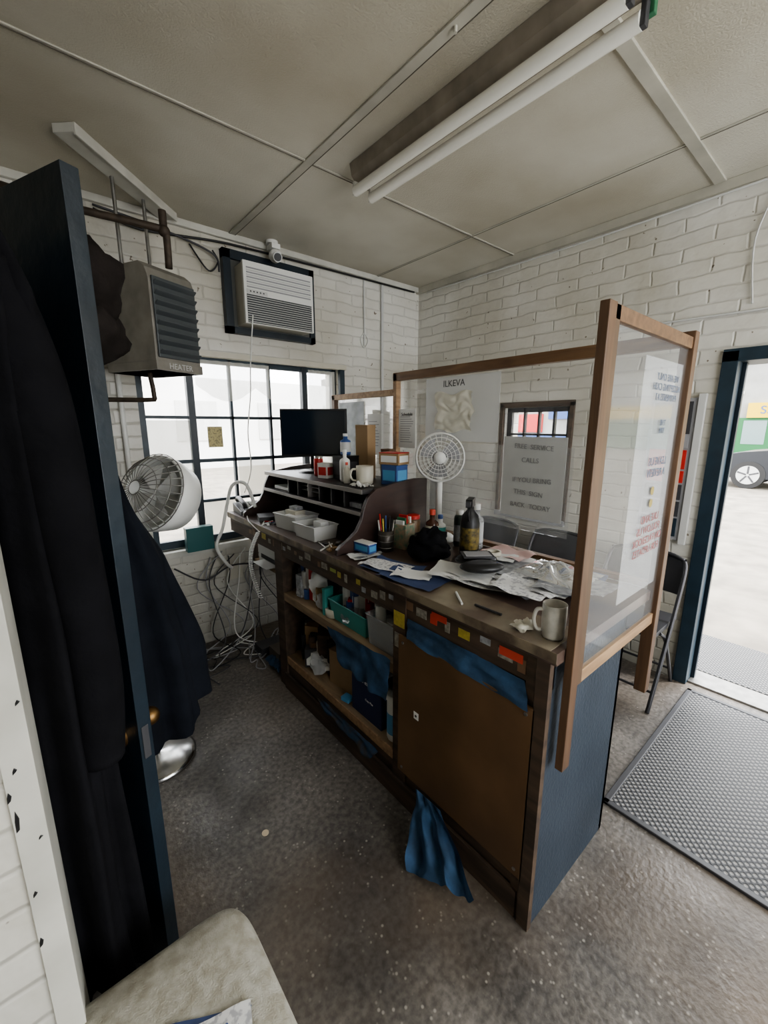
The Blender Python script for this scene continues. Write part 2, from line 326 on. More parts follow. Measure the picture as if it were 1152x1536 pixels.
# window 2 (right wall)
w=Ob('window_2',bevel=.002); x0=XR+.04
for y in(1.45,1.57,1.69,1.81,1.94):
    hw=.022 if y in(1.45,1.94) else .008
    w.box(x0,x0+.03,y-hw,y+hw,.87,1.68,dgrey)
for z in(.885,1.08,1.28,1.48,1.665):
    hw=.02 if z in(.885,1.665) else .008
    w.box(x0,x0+.03,1.43,1.96,z-hw,z+hw,dgrey)
w.box(x0+.012,x0+.015,1.45,1.94,.88,1.67,WG)
w.box(XR-.02,XR+.01,1.40,1.43,.84,1.71,oldw).box(XR-.02,XR+.01,1.96,1.99,.84,1.71,oldw).box(XR-.02,XR+.01,1.40,1.99,1.68,1.72,oldw).box(XR-.03,XR+.01,1.40,1.99,.83,.87,grey).done()
w=Ob('added_light_opening',bevel=.002)  # frame of an unseen opening, added behind the camera to let light in
for x in(.02,.87,1.72,2.58): w.box(x-.025,x+.025,-1.95,-1.9,.7,2.45,blueframe)
for z in(.72,2.43): w.box(0,2.6,-1.95,-1.9,z-.02,z+.02,blueframe)
w.done()
w=Ob('door_2',bevel=.003)
w.box(XR-.02,XR+.22,.555,.625,0,1.93,blueframe).box(XR-.02,XR+.22,-.42,-.36,0,1.93,blueframe).box(XR-.02,XR+.22,-.42,.625,1.875,1.94,blueframe)
w.box(XR+.08,XR+.11,.535,.556,0,1.875,navy).box(XR+.02,XR+.2,-.36,.555,-.002,.012,steel)
w.done()
# ------------------------------------------------------------------ foreground door with coats
A=Vector((.098,.95,0)); dd=Vector((-.405,.914,0)).normalized(); nn=Vector((dd.y,-dd.x,0))
MD=Matrix(((dd.x,nn.x,0,A.x),(dd.y,nn.y,0,A.y),(0,0,1,0),(0,0,0,1)))
d=Ob('door_1',T=MD,bevel=.003)
d.box(0,.76,0,.030,.012,1.98,navy)
d.box(.20,.30,-.003,0,1.74,1.84,paper)
for sgn in(-1,1):
    y=.0 if sgn<0 else .030
    d.cyl((.07,y,.86),(.07,y+sgn*.015,.86),.028,brass); d.cyl((.07,y,.86),(.07,y+sgn*.035,.86),.010,brass); d.ball((.07,y+sgn*.042,.86),.022,brass)
d.box(-.002,.0,.006,.022,.82,.90,dgrey)
for z in(.3,1.0,1.7): d.cyl((.76,.035,z-.04),(.76,.035,z+.04),.008,steel)
d.done()
def coat(name,T,m,rx,ry,z0,z1,seed=0,cx=0.,flare=.25,lean=0.,zipper=None,wall=None,rf=None):
    o=Ob(name,T=T)
    def fn(u,v):
        t=2*math.pi*u; z=z1+(z0-z1)*v
        sh=min(1,(v/.10)**.5) if v<.10 else 1
        k=(.25+.75*sh)*(1+flare*v)
        fold=1+(.04+.09*v)*math.sin(7*t+seed+2*v)+(.03+.05*v)*math.sin(13*t+seed*2-3*v)+.08*noise.noise((math.cos(t)*2+seed,math.sin(t)*2,v*5))
        zz=z-.02*math.sin(3*t+seed)*v
        yr=(rf(z) if rf else ry)
        y=yr*k*fold*math.sin(t)
        if wall is not None: y=wall*(yr*1.02*(1+flare*v))+y*wall*wall
        return (cx+lean*v+rx*k*fold*math.cos(t),y,zz)
    o.grid(fn,72,40,m)
    o.tube([(cx,0,z1+.05),(cx+.01,0,z1+.07),(cx,-.01,z1+.04),(cx,0,z1)],.004,steel,sub=4)
    if zipper: o.tube(zipper,.0022,steel,sub=6,n=6)
    return o
T1=MD@Matrix.Translation((.185,-.092,0))
c=coat('hanging_coat',T1,cloth,.165,.075,.30,1.93,seed=1.3,flare=.18,zipper=[(-.10,-.092,1.42),(-.13,-.092,1.2),(-.155,-.085,1.0),(-.165,-.075,.92)])
c.tube([(-.10,.0,1.80),(-.155,.02,1.6),(-.175,.025,1.3),(-.18,.03,1.05),(-.165,.025,.88)],lambda q:.050-.008*q,cloth,n=16,sub=8)
c.done()
def rj(z):
    pts=[(.6,.145),(.88,.14),(1.05,.12),(1.2,.10),(1.35,.065),(1.5,.045),(2.0,.04)]
    for (a,b),(c_,d_) in zip(pts,pts[1:]):
        if z<=c_: return b+(d_-b)*max(0,(z-a))/(c_-a)
    return .04
T2=MD@Matrix.Translation((.27,.034,0))
c=coat('hanging_jacket',T2,cloth2,.125,.1,.70,1.86,seed=4.1,flare=.10,wall=1,rf=rj)
c.ball((-.05,.095,1.86),(.095,.085,.10),hoodm,n=32,rough=.25,seed=3); c.ball((-.05,.10,1.76),(.07,.080,.07),hoodm,n=28,rough=.3,seed=7)
c.done()
# ------------------------------------------------------------------ counter
FX=.997; EY=.485; BX=1.66; LY=2.86; Z=.962
c=Ob('service_counter',bevel=.0025)
c.box(FX-.012,BX,EY-.02,LY,.925,Z,ctop)
c.box(FX-.0145,FX-.012,EY-.02,LY,.932,Z+.001,edgew)
c.box(FX-.012,FX+.16,EY+.0,1.12,Z,Z+.0012,ctopw)
c.box(FX+.005,FX+.025,EY,LY,.83,.925,oldw)
for a,b in((EY+.02,EY+.07),(1.06,1.13),(2.08,2.17)): c.box(FX,FX+.06,a,b,0,.925,oldw)
c.box(FX+.4,FX+.46,2.08,2.17,0,.925,oldw)
c.box(FX+.01,1.52,EY,EY+.02,0,.925,panelblue)
c.box(FX-.012,FX+.010,EY-.004,EY+.035,0,.925,oldw)
c.box(1.50,1.52,EY,2.17,0,.925,navy)
c.box(FX+.01,1.50,.52,2.12,.585,.61,shelfw); c.box(FX+.003,FX+.012,1.13,2.08,.565,.610,shelfw)
c.box(FX+.01,1.50,.52,2.12,.185,.21,shelfw); c.box(FX+.003,FX+.014,1.13,2.08,.165,.210,raww)
c.box(FX+.01,FX+.03,.52,2.12,0,.165,oldw)
c.box(FX-.008,FX+.004,.53,2.10,.0,.10,oldw)
c.box(FX+.04,1.5,.52,2.14,.02,.03,oldw)
c.box(FX+.02,1.48,2.10,2.12,.2,.925,oldw)
c.box(FX-.012,FX-.003,.515,1.085,.165,.765,mason)
for y,z in((.54,.74),(1.06,.74),(.54,.19),(1.06,.19)): c.cyl((FX-.0125,y,z),(FX-.0150,y,z),.006,steel,n=10)
c.box(FX-.0135,FX-.012,.97,.995,.455,.485,paper).cyl((FX-.0135,.9825,.47),(FX-.015,.9825,.47),.005,dgrey,n=8)
c.box(FX+.12,1.60,2.17,2.80,.60,.62,shelfw).box(FX+.12,FX+.15,2.76,2.80,.60,.925,oldw).box(1.57,1.60,2.76,2.80,0,.925,oldw).box(1.57,1.60,2.17,2.8,.84,.925,oldw)
random.seed(8)
lime=mat('lime_label',(.36,.40,.10),.5); lg_=mat('green_label',(.14,.28,.12),.5); bl_=mat('brown_label',(.2,.12,.07),.6); wl=mat('dirty_label',(.42,.39,.33),.6,var=.6,scale=50)
cols=[wl,paperg,bl_,wl,bl_,paperg,yellow,bl_,lg_,wl,orange,bl_,lime,wl]
y=.56
while y<2.5:
    wd=random.uniform(.018,.06); h2=random.uniform(.008,.022); zc=random.uniform(.865,.90); mm=random.choice(cols)
    if random.random()<.75: c.box(FX+.0035,FX+.005,y,y+wd,zc-h2,zc+h2,mm)
    y+=wd+random.uniform(.01,.05)
c.box(FX-.002,FX+.0,1.065,1.125,.79,.85,yellow).box(FX-.002,FX+.0,1.07,1.12,.70,.76,wl)
c.box(FX+.002,FX+.0035,.57,.65,.876,.904,orange).box(FX+.002,FX+.0035,.86,.93,.887,.912,orange)
for i in range(9): c.box(FX+.01,FX+.22,.56+.01*i,1.03-.012*i,.785+.009*i,.789+.009*i,random.choice([paperg,paper,dgrey,cardb,oldw]))
c.done()
# plexiglass partition
p=Ob('plexiglass_partition',bevel=.003)
def post(x0,x1,y0,y1,z0,z1,m=frameW): p.box(x0,x1,y0,y1,z0,z1,m)
post(1.025,1.065,EY-.045,EY-.022,.59,1.825); post(1.065,1.10,EY-.040,EY-.022,.84,1.825,mat('frame_strip_wood',(.14,.085,.048),.5,var=.3))  # second strip of the post has its own wood tone
post(1.665,1.705,EY-.045,EY-.005,.55,1.845)
p.box(1.065,1.665,EY-.040,EY-.022,1.79,1.825,frameH)
p.box(1.10,1.665,EY-.036,EY-.022,.835,.875,raww)
p.box(1.08,1.67,EY-.030,EY-.026,.86,1.80,PLEX2)
p.box(1.665,1.70,EY-.005,1.90,1.80,1.845,frameH)
p.box(1.665,1.70,1.87,1.90,Z,1.84,raww)
p.box(1.68,1.684,EY,1.88,Z,1.80,PLEX)
p.box(1.665,1.70,1.90,2.55,1.72,1.755,raww).box(1.665,1.70,2.52,2.555,1.2,1.75,frameW).box(1.68,1.684,1.9,2.53,Z,1.73,PLEX)
p.box(1.662,1.70,EY,2.55,.965,.985,frameH)
p.done()
s=Ob('notice_poster'); s.box(1.33,1.655,EY-.0255,EY-.0245,1.0,1.74,FROST2)
bt=mat('poster_blue_ink',(.12,.15,.22),.6); rt=mat('poster_red_ink',(.34,.12,.12),.6)
for z,txt,mm,sz in((1.66,'WE ARE ONLY\nACCEPTING CASH\nPAYMENTS AT',bt,.029),(1.545,'THIS\nTIME',bt,.024),(1.42,'LEAVE US\nA REVIEW',bt,.036),(1.20,'LIKE AND\nFOLLOW US\nON FACEBOOK\nFOR UPDATES',rt,.036)):
    s.text(txt,frameM((1.51,EY-.0315,z),(-1,0,0),(0,0,1)),sz,mm)
for z in(1.345,1.305): s.cyl((1.50,EY-.0315,z),(1.50,EY-.031,z),.014,mat('gold_ink',(.35,.28,.08),.6))
s.done()
def wallposter(name,x,y0,y1,z0,z1,m,lines=0,head=None):
    s=Ob(name); s.box(x-.0015,x,y0,y1,z0,z1,m)
    for i in range(lines):
        z=z1-(z1-z0)*(.2+.7*i/lines); s.box(x-.002,x-.0016,y0+(.1+.25*random.random())*(y1-y0),y1-.1*(y1-y0),z-.0018,z+.0018,grey)
    if head: s.text(head,frameM((x-.003,(y0+y1)/2,z1-.03),(0,-1,0),(0,0,1)),.026,dgrey)
    return s.done()
wallposter('frosted_sign',1.6785,1.17,1.64,1.47,1.79,FROST)
wallposter('clear_sleeve',1.6765,.80,1.60,1.08,1.46,glassmat('sleeve_film',.10,refl=.6))
s=Ob('handwritten_sign'); s.box(1.6735,1.6750,.83,1.13,1.14,1.50,mat('sign_paper',(.60,.61,.60),.7,var=.1))
for i,tx in enumerate(('FREE  SERVICE','CALLS','IF YOU BRING','THIS  SIGN','BACK  TODAY')):
    s.text(tx,frameM((1.672,.98+.012*(i%2),1.455-.058*i-(.03 if i>1 else 0)),(0,-1,-.04+.03*(i%3)),(0,-.04+.03*(i%3),1)),.030,grey)
s.done()
wallposter('schedule_notice',1.6785,1.72,1.86,1.42,1.64,paper,12,'Schedule')
wallposter('taped_page',1.6785,2.02,2.16,1.38,1.62,paper,9)
wallposter('painted_reflection',1.6785,2.20,2.48,1.34,1.70,mat('reflection_grey',(.3,.34,.35),.4,var=.7,scale=9),0)  # window reflection painted as a blotchy grey sheet on the panel
s=Ob('crumpled_towel'); 
s.grid(lambda u,v:(1.672-.020*abs(noise.noise((u*4,v*4,2))),1.32+.24*u+.008*math.sin(v*9)+.012*noise.noise((v*5,1,1)),1.52+.19*v+.010*math.sin(u*9)),30,30,mat('towel_cloth',(.80,.78,.68),.9,var=.12,scale=20))
s.text('ILKEVA',frameM((1.668,1.44,1.755),(0,-1,0),(0,0,1)),.045,dgrey); s.done()
# ------------------------------------------------------------------ desk hutch
h=Ob('desk_hutch',bevel=.002); HZ=1.25; HE=2.62
hedge=mat('hutch_edge',(.22,.20,.19),.4)
h.box(1.17,1.58,1.55,HE,HZ-.022,HZ,hutchd)
prof=[(1.585,Z+.0005),(1.585,HZ+.025),(1.50,HZ+.03),(1.36,HZ+.02),(1.24,HZ-.0),(1.19,HZ-.035),(1.165,HZ-.085),(1.15,HZ-.14),(1.12,HZ-.19),(1.07,HZ-.225),(1.03,HZ-.245),(1.01,HZ-.262),(1.005,Z+.0005)]
h.prism(prof,'y',1.53,1.552,hutchm)
h.prism(prof,'y',HE,HE+.02,hutchm)
h.box(1.57,1.585,1.55,HE,Z+.0005,HZ,hutchd)
h.box(1.16,1.57,1.55,HE,1.125,1.143,hutchd)
h.box(1.155,1.16,1.55,HE,1.124,1.144,hedge)
h.box(1.165,1.17,1.55,HE,HZ-.022,HZ+.001,hedge)
for y in(1.72,1.84,1.96,2.08,2.20,2.32): h.box(1.18,1.57,y-.005,y+.005,1.143,HZ-.022,hedge if y==2.08 else hutchd)
for z in(1.175,1.20): h.box(1.2,1.5,1.97,2.19,z,z+.004,grey)
h.box(1.2,1.45,2.35,2.55,1.145,1.165,paper).box(1.2,1.45,1.6,1.7,1.145,1.17,paperg)
h.done()
def on(z): return z+.0008
mo=Ob('monitor',T=TR(1.40,2.36,on(HZ),math.atan2(-.6,.8)),bevel=.004)
mo.box(-.21,.21,-.012,.02,.10,.40,black).box(-.2,.2,-.0135,-.011,.115,.388,mat('lcd_screen',(.010,.018,.028),.12))
mo.box(-.03,.03,.015,.035,.02,.25,black); mo.lathe([(0,.018),(.05,.018),(.10,.012),(.11,0),(0,0)],(0,.01,0),black); mo.done()
def bottle(name,x,y,z,r,hh,m,capm,capr=.4,neck=.75,T=None,label=None):
    o=Ob(name); o.lathe([(0,0),(r*.92,0),(r,.01),(r,hh*neck*.9),(r*.9,hh*neck*.97),(r*capr,hh*neck*1.06),(r*capr,hh*.9),(0,hh*.9)],(x,y,on(z)),m)
    o.lathe([(r*capr*1.15,hh*.87),(r*capr*1.15,hh*.99),(r*capr,hh),(0,hh)],(x,y,on(z)),capm)
    if label: o.lathe([(r*1.01,hh*.15),(r*1.01,hh*.6)],(x,y,on(z)),label)
    return o.done()
def crate(name,x,y,z,a,b,hh,rot,m,lab=None,m2=None):
    o=Ob(name,T=TR(x,y,on(z),rot),bevel=.002); o.box(-a/2,a/2,-b/2,b/2,0,hh,m)
    o.box(-a/2-.0008,a/2+.0008,-b/2-.0008,b/2+.0008,hh*.94,hh+.0006,m2 or m)
    if lab: o.box(-a*.4,a*.4,-b/2-.0015,-b/2,hh*.2,hh*.75,lab); o.box(-a/2-.0015,-a/2,-b*.4,b*.4,hh*.2,hh*.75,lab)
    return o.done()
def mug(name,x,y,z,r,hh,m,ang=0,band=None):
    o=Ob(name,T=TR(x,y,on(z),ang)); o.lathe([(0,0),(r*.8,0),(r*.95,.008),(r,hh*.5),(r,hh),(r*.92,hh),(r*.9,.012),(0,.012)],(0,0,0),m)
    o.tube([(r*.96,0,hh*.82),(r*1.45,0,hh*.8),(r*1.65,0,hh*.5),(r*1.4,0,hh*.24),(r*.94,0,hh*.2)],.0055,m,sub=5)
    if band: o.lathe([(r*1.01,hh*.3),(r*1.01,hh*.7)],(0,0,0),band)
    return o.done()
bottle('soda_can',1.31,2.17,HZ,.028,.12,red,chrome,.8,.9)
crate('pill_box',1.29,2.06,HZ,.06,.07,.085,.3,paper,red)
crate('label_printer',1.36,1.955,HZ,.11,.10,.13,.1,black,dgrey)
bottle('lotion_bottle',1.37,1.97,HZ+.133,.03,.12,blue,wht,.4,.7,label=lgrey)
bottle('white_bottle',1.28,1.85,HZ,.028,.17,wht,wht,.35,.72)
bottle('glue_bottle',1.25,1.79,HZ,.018,.11,ivory,orange,.35,.72)
crate('cardboard_carton',1.46,1.90,HZ,.07,.09,.30,.2,cardb)
mug('white_mug',1.30,1.70,HZ,.045,.095,ivory,2.6)
crate('blue_carton',1.42,1.605,HZ,.09,.10,.10,.15,blue,skyb)
crate('tissue_box',1.43,1.62,HZ+.102,.10,.12,.06,.25,cardb,paper,red)
cl=Ob('crumpled_wrapper'); cl.grid(lambda u,v:(1.20+.08*u,1.60+.10*v,HZ+.003+.03*abs(noise.noise((u*4,v*4,7)))),12,12,paper); cl.done()
crate('small_carton',1.51,1.76,HZ,.05,.07,.17,.0,mat('brown_carton',(.2,.12,.07),.6))
# ------------------------------------------------------------------ desk fan
def deskfan(name,T,r,hh,cage=wht,back=wht):
    o=Ob(name,T=T)
    o.lathe([(0,0),(.085,0),(.09,.012),(.075,.028),(.03,.04),(0,.042)],(0,0,0),back)
    o.cyl((0,.0,.03),(0,.0,hh-.05),.016,back); o.ball((0,.03,hh),(.045,.06,.045),back)
    RX=Matrix.Translation((0,-.03,hh))@Matrix.Rotation(math.pi/2,4,'X')
    for q in range(3):
        a0=q*2*math.pi/3
        o.grid(lambda u,v:((.02+(r*.82-.02)*u)*math.cos(a0+v*1.2-.25*u),(.02+(r*.82-.02)*u)*math.sin(a0+v*1.2-.25*u),.02*(v-.5)),8,8,grey,T=RX)
    o.lathe([(0,.02),(.022,.02),(.025,-.02),(0,-.02)],(0,0,0),back,T=RX)
    for zz in(.035,-.035):
        for k in range(1,7): 
            rr=r*k/6; zc=zz if k<6 else zz*.3
            o.tube([(rr*math.cos(t*math.pi/12),rr*math.sin(t*math.pi/12),zc) for t in range(24)],.0016,cage,n=5,closed=True,T=RX)
        for k in range(24):
            t=k*math.pi/12; o.tube([(.02*math.cos(t),.02*math.sin(t),zz),(r*.9*math.cos(t+.2),r*.9*math.sin(t+.2),zz),(r*math.cos(t+.2),r*math.sin(t+.2),0)],.0012,cage,n=4,T=RX)
    o.tube([(r*math.cos(t*math.pi/16),r*math.sin(t*math.pi/16),0) for t in range(32)],.006,back,n=6,closed=True,T=RX)
    o.lathe([(0,.04),(.03,.04),(.03,.036),(0,.036)],(0,0,0),wht,T=RX)
    return o.done()
deskfan('desk_fan',TR(1.57,1.43,on(Z),-.85),.118,.43)
# ------------------------------------------------------------------ counter-top things
ph=Ob('desk_telephone',T=TR(1.10,2.75,on(Z),-.1),bevel=.003)
ph.prism([(-.10,0),(.10,0),(.10,.06),(-.10,.025)],'x',-.085,.085,dgrey)
for i in range(3):
    for j in range(4): ph.box(-.02+i*.03,.0+i*.03,-.06+j*.03,-.042+j*.03,.03+.0065*j,.042+.0065*j,lgrey)
ph.box(-.02,.06,.062,.09,.05,.062,mat('lcd_green',(.3,.36,.3),.3))
ph.tube([(-.055,-.10,.05),(-.055,-.07,.075),(-.055,.05,.095),(-.055,.09,.075)],.016,black,n=10,sub=4); ph.done()
cd=Ob('phone_cord'); pts=[]
for i in range(260):
    t=i/259; z=.93-.42*t; a=i*.9
    pts.append((FX-.035-.01*math.sin(t*3)+.011*math.cos(a),2.30+.12*math.sin(t*3)+.011*math.sin(a),z))
cd.tube([(1.02,2.6,Z+.01),(FX-.03,2.45,Z+.01),(FX-.035,2.34,.95)]+pts,.003,wht,n=5)
cd.done()
crate('card_terminal',1.08,2.45,Z,.09,.13,.03,-.3,black,None,dgrey)
def bin_(name,x,y,z,a,b,hh,rot,m,th=.003,flare=.9):
    o=Ob(name,T=TR(x,y,on(z),rot),bevel=.001)
    def ring(s,zz): return [(sx*a/2*s,sy*b/2*s,zz) for sx,sy in((-1,-1),(1,-1),(1,1),(-1,1))]
    A1=ring(flare,0);B1=ring(1,hh);C1=ring(.96,hh);D1=ring(flare-.04,th)
    V=A1+B1+C1+D1; F=[[0,1,2,3]]+[[i,(i+1)%4,4+(i+1)%4,4+i] for i in range(4)]+[[4+i,4+(i+1)%4,8+(i+1)%4,8+i] for i in range(4)]+[[8+i,8+(i+1)%4,12+(i+1)%4,12+i] for i in range(4)]+[[12,13,14,15]]
    o.add(V,F,m); o.tube([(p[0]*1.02,p[1]*1.02,hh) for p in B1],.004,m,n=6,closed=True); return o
o=bin_('plastic_tray',1.13,2.14,Z,.16,.22,.085,.1,lgrey); o.box(-.05,.03,-.08,.04,.01,.08,paper).box(-.02,.05,-.02,.08,.01,.10,ivory).box(0,.05,.0,.07,.01,.12,paperg); o.done()
o=bin_('plastic_tray',1.11,1.89,Z,.15,.20,.075,.05,lgrey); o.box(-.05,.05,-.08,.06,.005,.05,paperg).box(0,.05,-.05,.02,.02,.085,paper); o.done()
o=Ob('scattered_supplies',bevel=.001); random.seed(12)
for i in range(26):
    x=random.uniform(1.02,1.13); y=random.choice([random.uniform(1.58,1.74),random.uniform(2.29,2.36)]); T=TR(x,y,on(Z),random.uniform(0,3))
    if i%3==0: o.cyl((-.06,0,.004),(.06,0,.004),.004,random.choice([black,blue,wht,red,steel]),T=T,n=8)
    else: a=random.uniform(.008,.02); o.box(-a,a,-a*.7,a*.7,0,random.uniform(.004,.02),random.choice([paper,dgrey,steel,cardb,paperg]),T=T)
o.done()
o=Ob('pen_cup'); o.lathe([(0,0),(.036,0),(.038,.10),(.035,.10),(.034,.004),(0,.004)],(1.24,1.46,on(Z)),mat('mesh_metal',(.10,.09,.08),.4,.7))
for z in(.02,.05,.08): o.tube([(1.24+.0385*math.cos(t),1.46+.0385*math.sin(t),Z+z) for t in [i*math.pi/10 for i in range(20)]],.002,steel,n=5,closed=True)
for i,mm in enumerate((black,blue,red,wht,yellow,black,steel)):
    a=i*.9; o.tube([(1.24+.02*math.cos(a),1.46+.02*math.sin(a),Z+.01),(1.24+.038*math.cos(a),1.46+.038*math.sin(a),Z+.15+.012*(i%3))],.004,mm,n=6)
o.done()
o=Ob('tea_tin',T=TR(1.34,1.44,on(Z),.2),bevel=.002); o.box(-.04,.04,-.035,.035,0,.12,mat('tin_print',(.10,.30,.22),.4,var=.8,scale=45,col2=(.5,.35,.25)));
for i,mm in enumerate((paper,green,red,cardb,paper)): o.box(-.035+i*.014,-.026+i*.014,-.02,.03,.12,.14+.012*(i%3),mm)
o.done()
bottle('cola_bottle',1.44,1.35,Z,.032,.19,mat('cola',(.06,.02,.01),.15),orange,.4,.7,label=ivory)
bottle('snack_jar',1.42,1.46,Z,.035,.15,mat('jar_tan',(.35,.22,.12),.4,var=.5,scale=40),red,.8,.85)
bottle('aerosol_can',1.57,1.29,Z,.027,.18,mat('dark_can',(.05,.07,.06),.3,.5),wht,.6,.85,label=paperg)
bottle('water_bottle',1.60,1.21,Z,.035,.22,CLR,wht,.42,.7,label=FROST)
bottle('cleaner_bottle',1.52,1.37,Z,.028,.15,wht,blue,.4,.7,label=teal)
mug('black_mug',1.36,1.34,Z,.034,.085,black,2.2)
o=Ob('spray_bottle',T=TR(1.50,1.17,on(Z),.5)); o.lathe([(0,0),(.042,0),(.044,.01),(.044,.15),(.036,.185),(.015,.21),(.015,.23),(0,.23)],(0,0,0),black)
o.box(-.045,.035,-.015,.015,.225,.262,black).box(-.075,-.045,-.010,.010,.236,.256,dgrey); o.tube([(-.02,0,.23),(-.050,0,.20),(-.04,0,.165)],.006,black,sub=3)
o.lathe([(.0445,.03),(.0445,.13)],(0,0,0),mat('spray_label',(.30,.22,.05),.4,var=.8,scale=40,col2=(.02,.02,.02))); o.done()
o=Ob('black_pouch'); 
o.ball((1.30,1.23,Z+.055),(.09,.080,.06),cloth,n=32,rough=.35,seed=2,zmin=Z+.001); o.ball((1.29,1.21,Z+.10),(.065,.06,.045),cloth,n=24,rough=.5,seed=5)
o.tube([(1.25,1.21,Z+.12),(1.27,1.19,Z+.155),(1.31,1.20,Z+.15),(1.34,1.21,Z+.10)],.006,cloth,sub=5); o.done()
crate('tape_box',1.13,1.48,Z+.012,.05,.10,.045,.1,blue,skyb,paper)
o=Ob('paper_pile'); z=Z+.0012; random.seed(5)
for (x,y,w_,h_,r_,mm) in [(1.12,1.465,.15,.09,.05,paperg),(1.10,1.455,.14,.09,-.05,paper),(1.09,1.24,.16,.25,.2,paperb),(1.07,1.10,.15,.26,.15,paperb),(1.08,1.27,.11,.22,.3,printed),(1.09,1.12,.10,.16,.5,paper),(1.42,.78,.28,.40,.15,paperb),(1.40,.80,.28,.38,.1,printed),(1.46,.97,.22,.26,.4,paper),(1.27,.88,.22,.28,.3,printed),(1.32,.80,.21,.28,-.2,paperg),(1.28,.90,.20,.27,.1,paper),(1.43,.88,.21,.28,.35,paperg),(1.50,.70,.18,.25,.2,paperb),(1.35,.74,.20,.25,-.1,printed),(1.22,.98,.18,.24,.4,paper),(1.45,.62,.18,.2,.0,paperg),(1.25,.74,.15,.20,.1,printed),(1.56,1.0,.14,.2,0,pinkp),(1.48,1.0,.10,.16,.3,paper),(1.38,.66,.2,.16,.25,paperg)]:
    o.sheet(x,y,z,w_,h_,r_,mm,curl=.012); z+=.0016
o.done()
ZP=Z+.044
o=Ob('glasses_case',T=TR(1.27,.94,ZP+.0,.9)); 
for sx in(-.046,.046): o.ball((sx,0,.022),(.046,.085,.022),black); o.ball((sx,0,.034),(.030,.060,.013),dgrey)
o.box(-.05,.05,-.03,.03,.0,.015,black).box(-.01,.07,-.06,.06,.042,.048,dgrey).box(.0,.06,-.05,.05,.048,.050,grey); o.done()
o=Ob('plastic_bag'); o.grid(lambda u,v:(1.32+.22*u,.58+.25*v,ZP+.008+.045*math.sin(math.pi*u)*math.sin(math.pi*v)*(.7+.9*noise.noise((u*5,v*5,3)))),30,30,CLR); o.done()
o=Ob('tape_dispenser',T=TR(1.42,.98,ZP+.012,.5)); o.lathe([(.02,0),(.032,0),(.032,.018),(.02,.018),(.02,0)],(0,0,0),ivory); o.done()
mug('coffee_mug',1.06,.520,Z+.001,.033,.10,mat('mug_glaze',(.52,.50,.44),.3,var=.3,scale=30),2.3,None)
o=Ob('crumpled_tissue'); o.ball((1.03,.60,Z+.014),(.022,.024,.011),ivory,n=18,rough=.8,seed=1,zmin=Z+.002); o.ball((1.05,.59,Z+.016),(.016,.018,.014),ivory,n=16,rough=.8,seed=4,zmin=Z+.002); o.done()
o=Ob('loose_pens')
for x,y,a,mm in((1.06,.86,.9,wht),(1.06,.74,1.6,dgrey)): 
    o.cyl((x-.05*math.cos(a),y-.05*math.sin(a),Z+.006),(x+.05*math.cos(a),y+.05*math.sin(a),Z+.006),.004,mm,n=8)
o.done()
# ------------------------------------------------------------------ shelf contents
o=bin_('plastic_basket',1.13,1.50,.6105,.20,.30,.10,.0,teal); o.done()
random.seed(3)
def clutter(name,x0,x1,y0,y1,z,n,ms,hs=(.03,.1),sc=1):
    o=Ob(name,bevel=.001)
    for i in range(n):
        x=random.uniform(x0,x1);y=random.uniform(y0,y1);a=random.uniform(.02,.05)*sc;b=random.uniform(.02,.06)*sc;hh=random.uniform(*hs); T=TR(x,y,z+.001,random.uniform(0,3))
        mm=random.choice(ms)
        if i%3==0: o.cyl((0,0,0),(0,0,hh),a*.6,mm,T=T,n=14)
        elif i%4==1: o.ball((0,0,hh*.45),(a,b,hh*.45),random.choice([CLR,FROST,paper]),T=T,n=16,rough=.6,seed=i,zmin=0)
        else: o.box(-a/2,a/2,-b/2,b/2,0,hh,mm,T=T)
    return o.done()
clutter('basket_supplies',1.07,1.19,1.39,1.62,.615,24,[paper,cardb,red,lgrey,wht,blue,ivory],(.06,.18))
o=bin_('storage_bin',1.12,1.24,.6105,.20,.19,.14,.0,CLR); o.done()
clutter('bin_supplies',1.06,1.18,1.17,1.30,.615,18,[paper,cardb,pinkp,lgrey,wht],(.08,.19))
clutter('shelf_supplies',1.06,1.25,1.75,2.03,.6105,56,[paper,cardb,red,lgrey,wht,blue,ivory,pinkp,dgrey,paperg,paperb],(.05,.25))
clutter('stored_files',1.33,1.45,1.2,2.0,.6105,40,[paper,cardb,cardb,lgrey,dgrey,ivory],(.12,.26))
clutter('stored_cartons',1.33,1.45,1.2,2.0,.2105,24,[cardb,cardb,dgrey,oldw,mason],(.1,.32))
clutter('stored_parts',1.06,1.24,1.78,2.03,.2105,26,[cardb,dgrey,oldw,mason,black,paperg,ivory],(.06,.26),1.5)
crate('teal_folder_box',1.05,1.69,.6105,.06,.02,.14,.2,teal)
o=Ob('tape_roll',T=TR(1.06,1.655,.6115)); o.lathe([(.028,0),(.042,0),(.042,.04),(.028,.04),(.028,0)],(0,0,0),ivory); o.done()
o=Ob('paper_ream_box',T=TR(1.13,1.36,.2110,.0),bevel=.002); o.box(-.10,.10,-.115,.105,0,.24,mat('ream_navy',(.012,.022,.075),.5)); o.box(-.095,.095,-.11,.10,.2405,.25,paper)
o.text('HAMMERMILL',frameM((-.102,-.005,.185),(0,-1,0),(0,0,1)),.026,paper).text('Copy Plus',frameM((-.102,-.03,.10),(0,-1,0),(0,0,1)),.014,paper); o.done()
bottle('wipes_canister',1.06,1.18,.2110,.040,.22,wht,wht,.95,.88,label=skyb)
crate('open_carton',1.16,1.62,.2110,.18,.20,.19,.1,cardb)
crate('small_blue_pack',1.04,1.52,.2115,.04,.05,.02,.2,skyb)
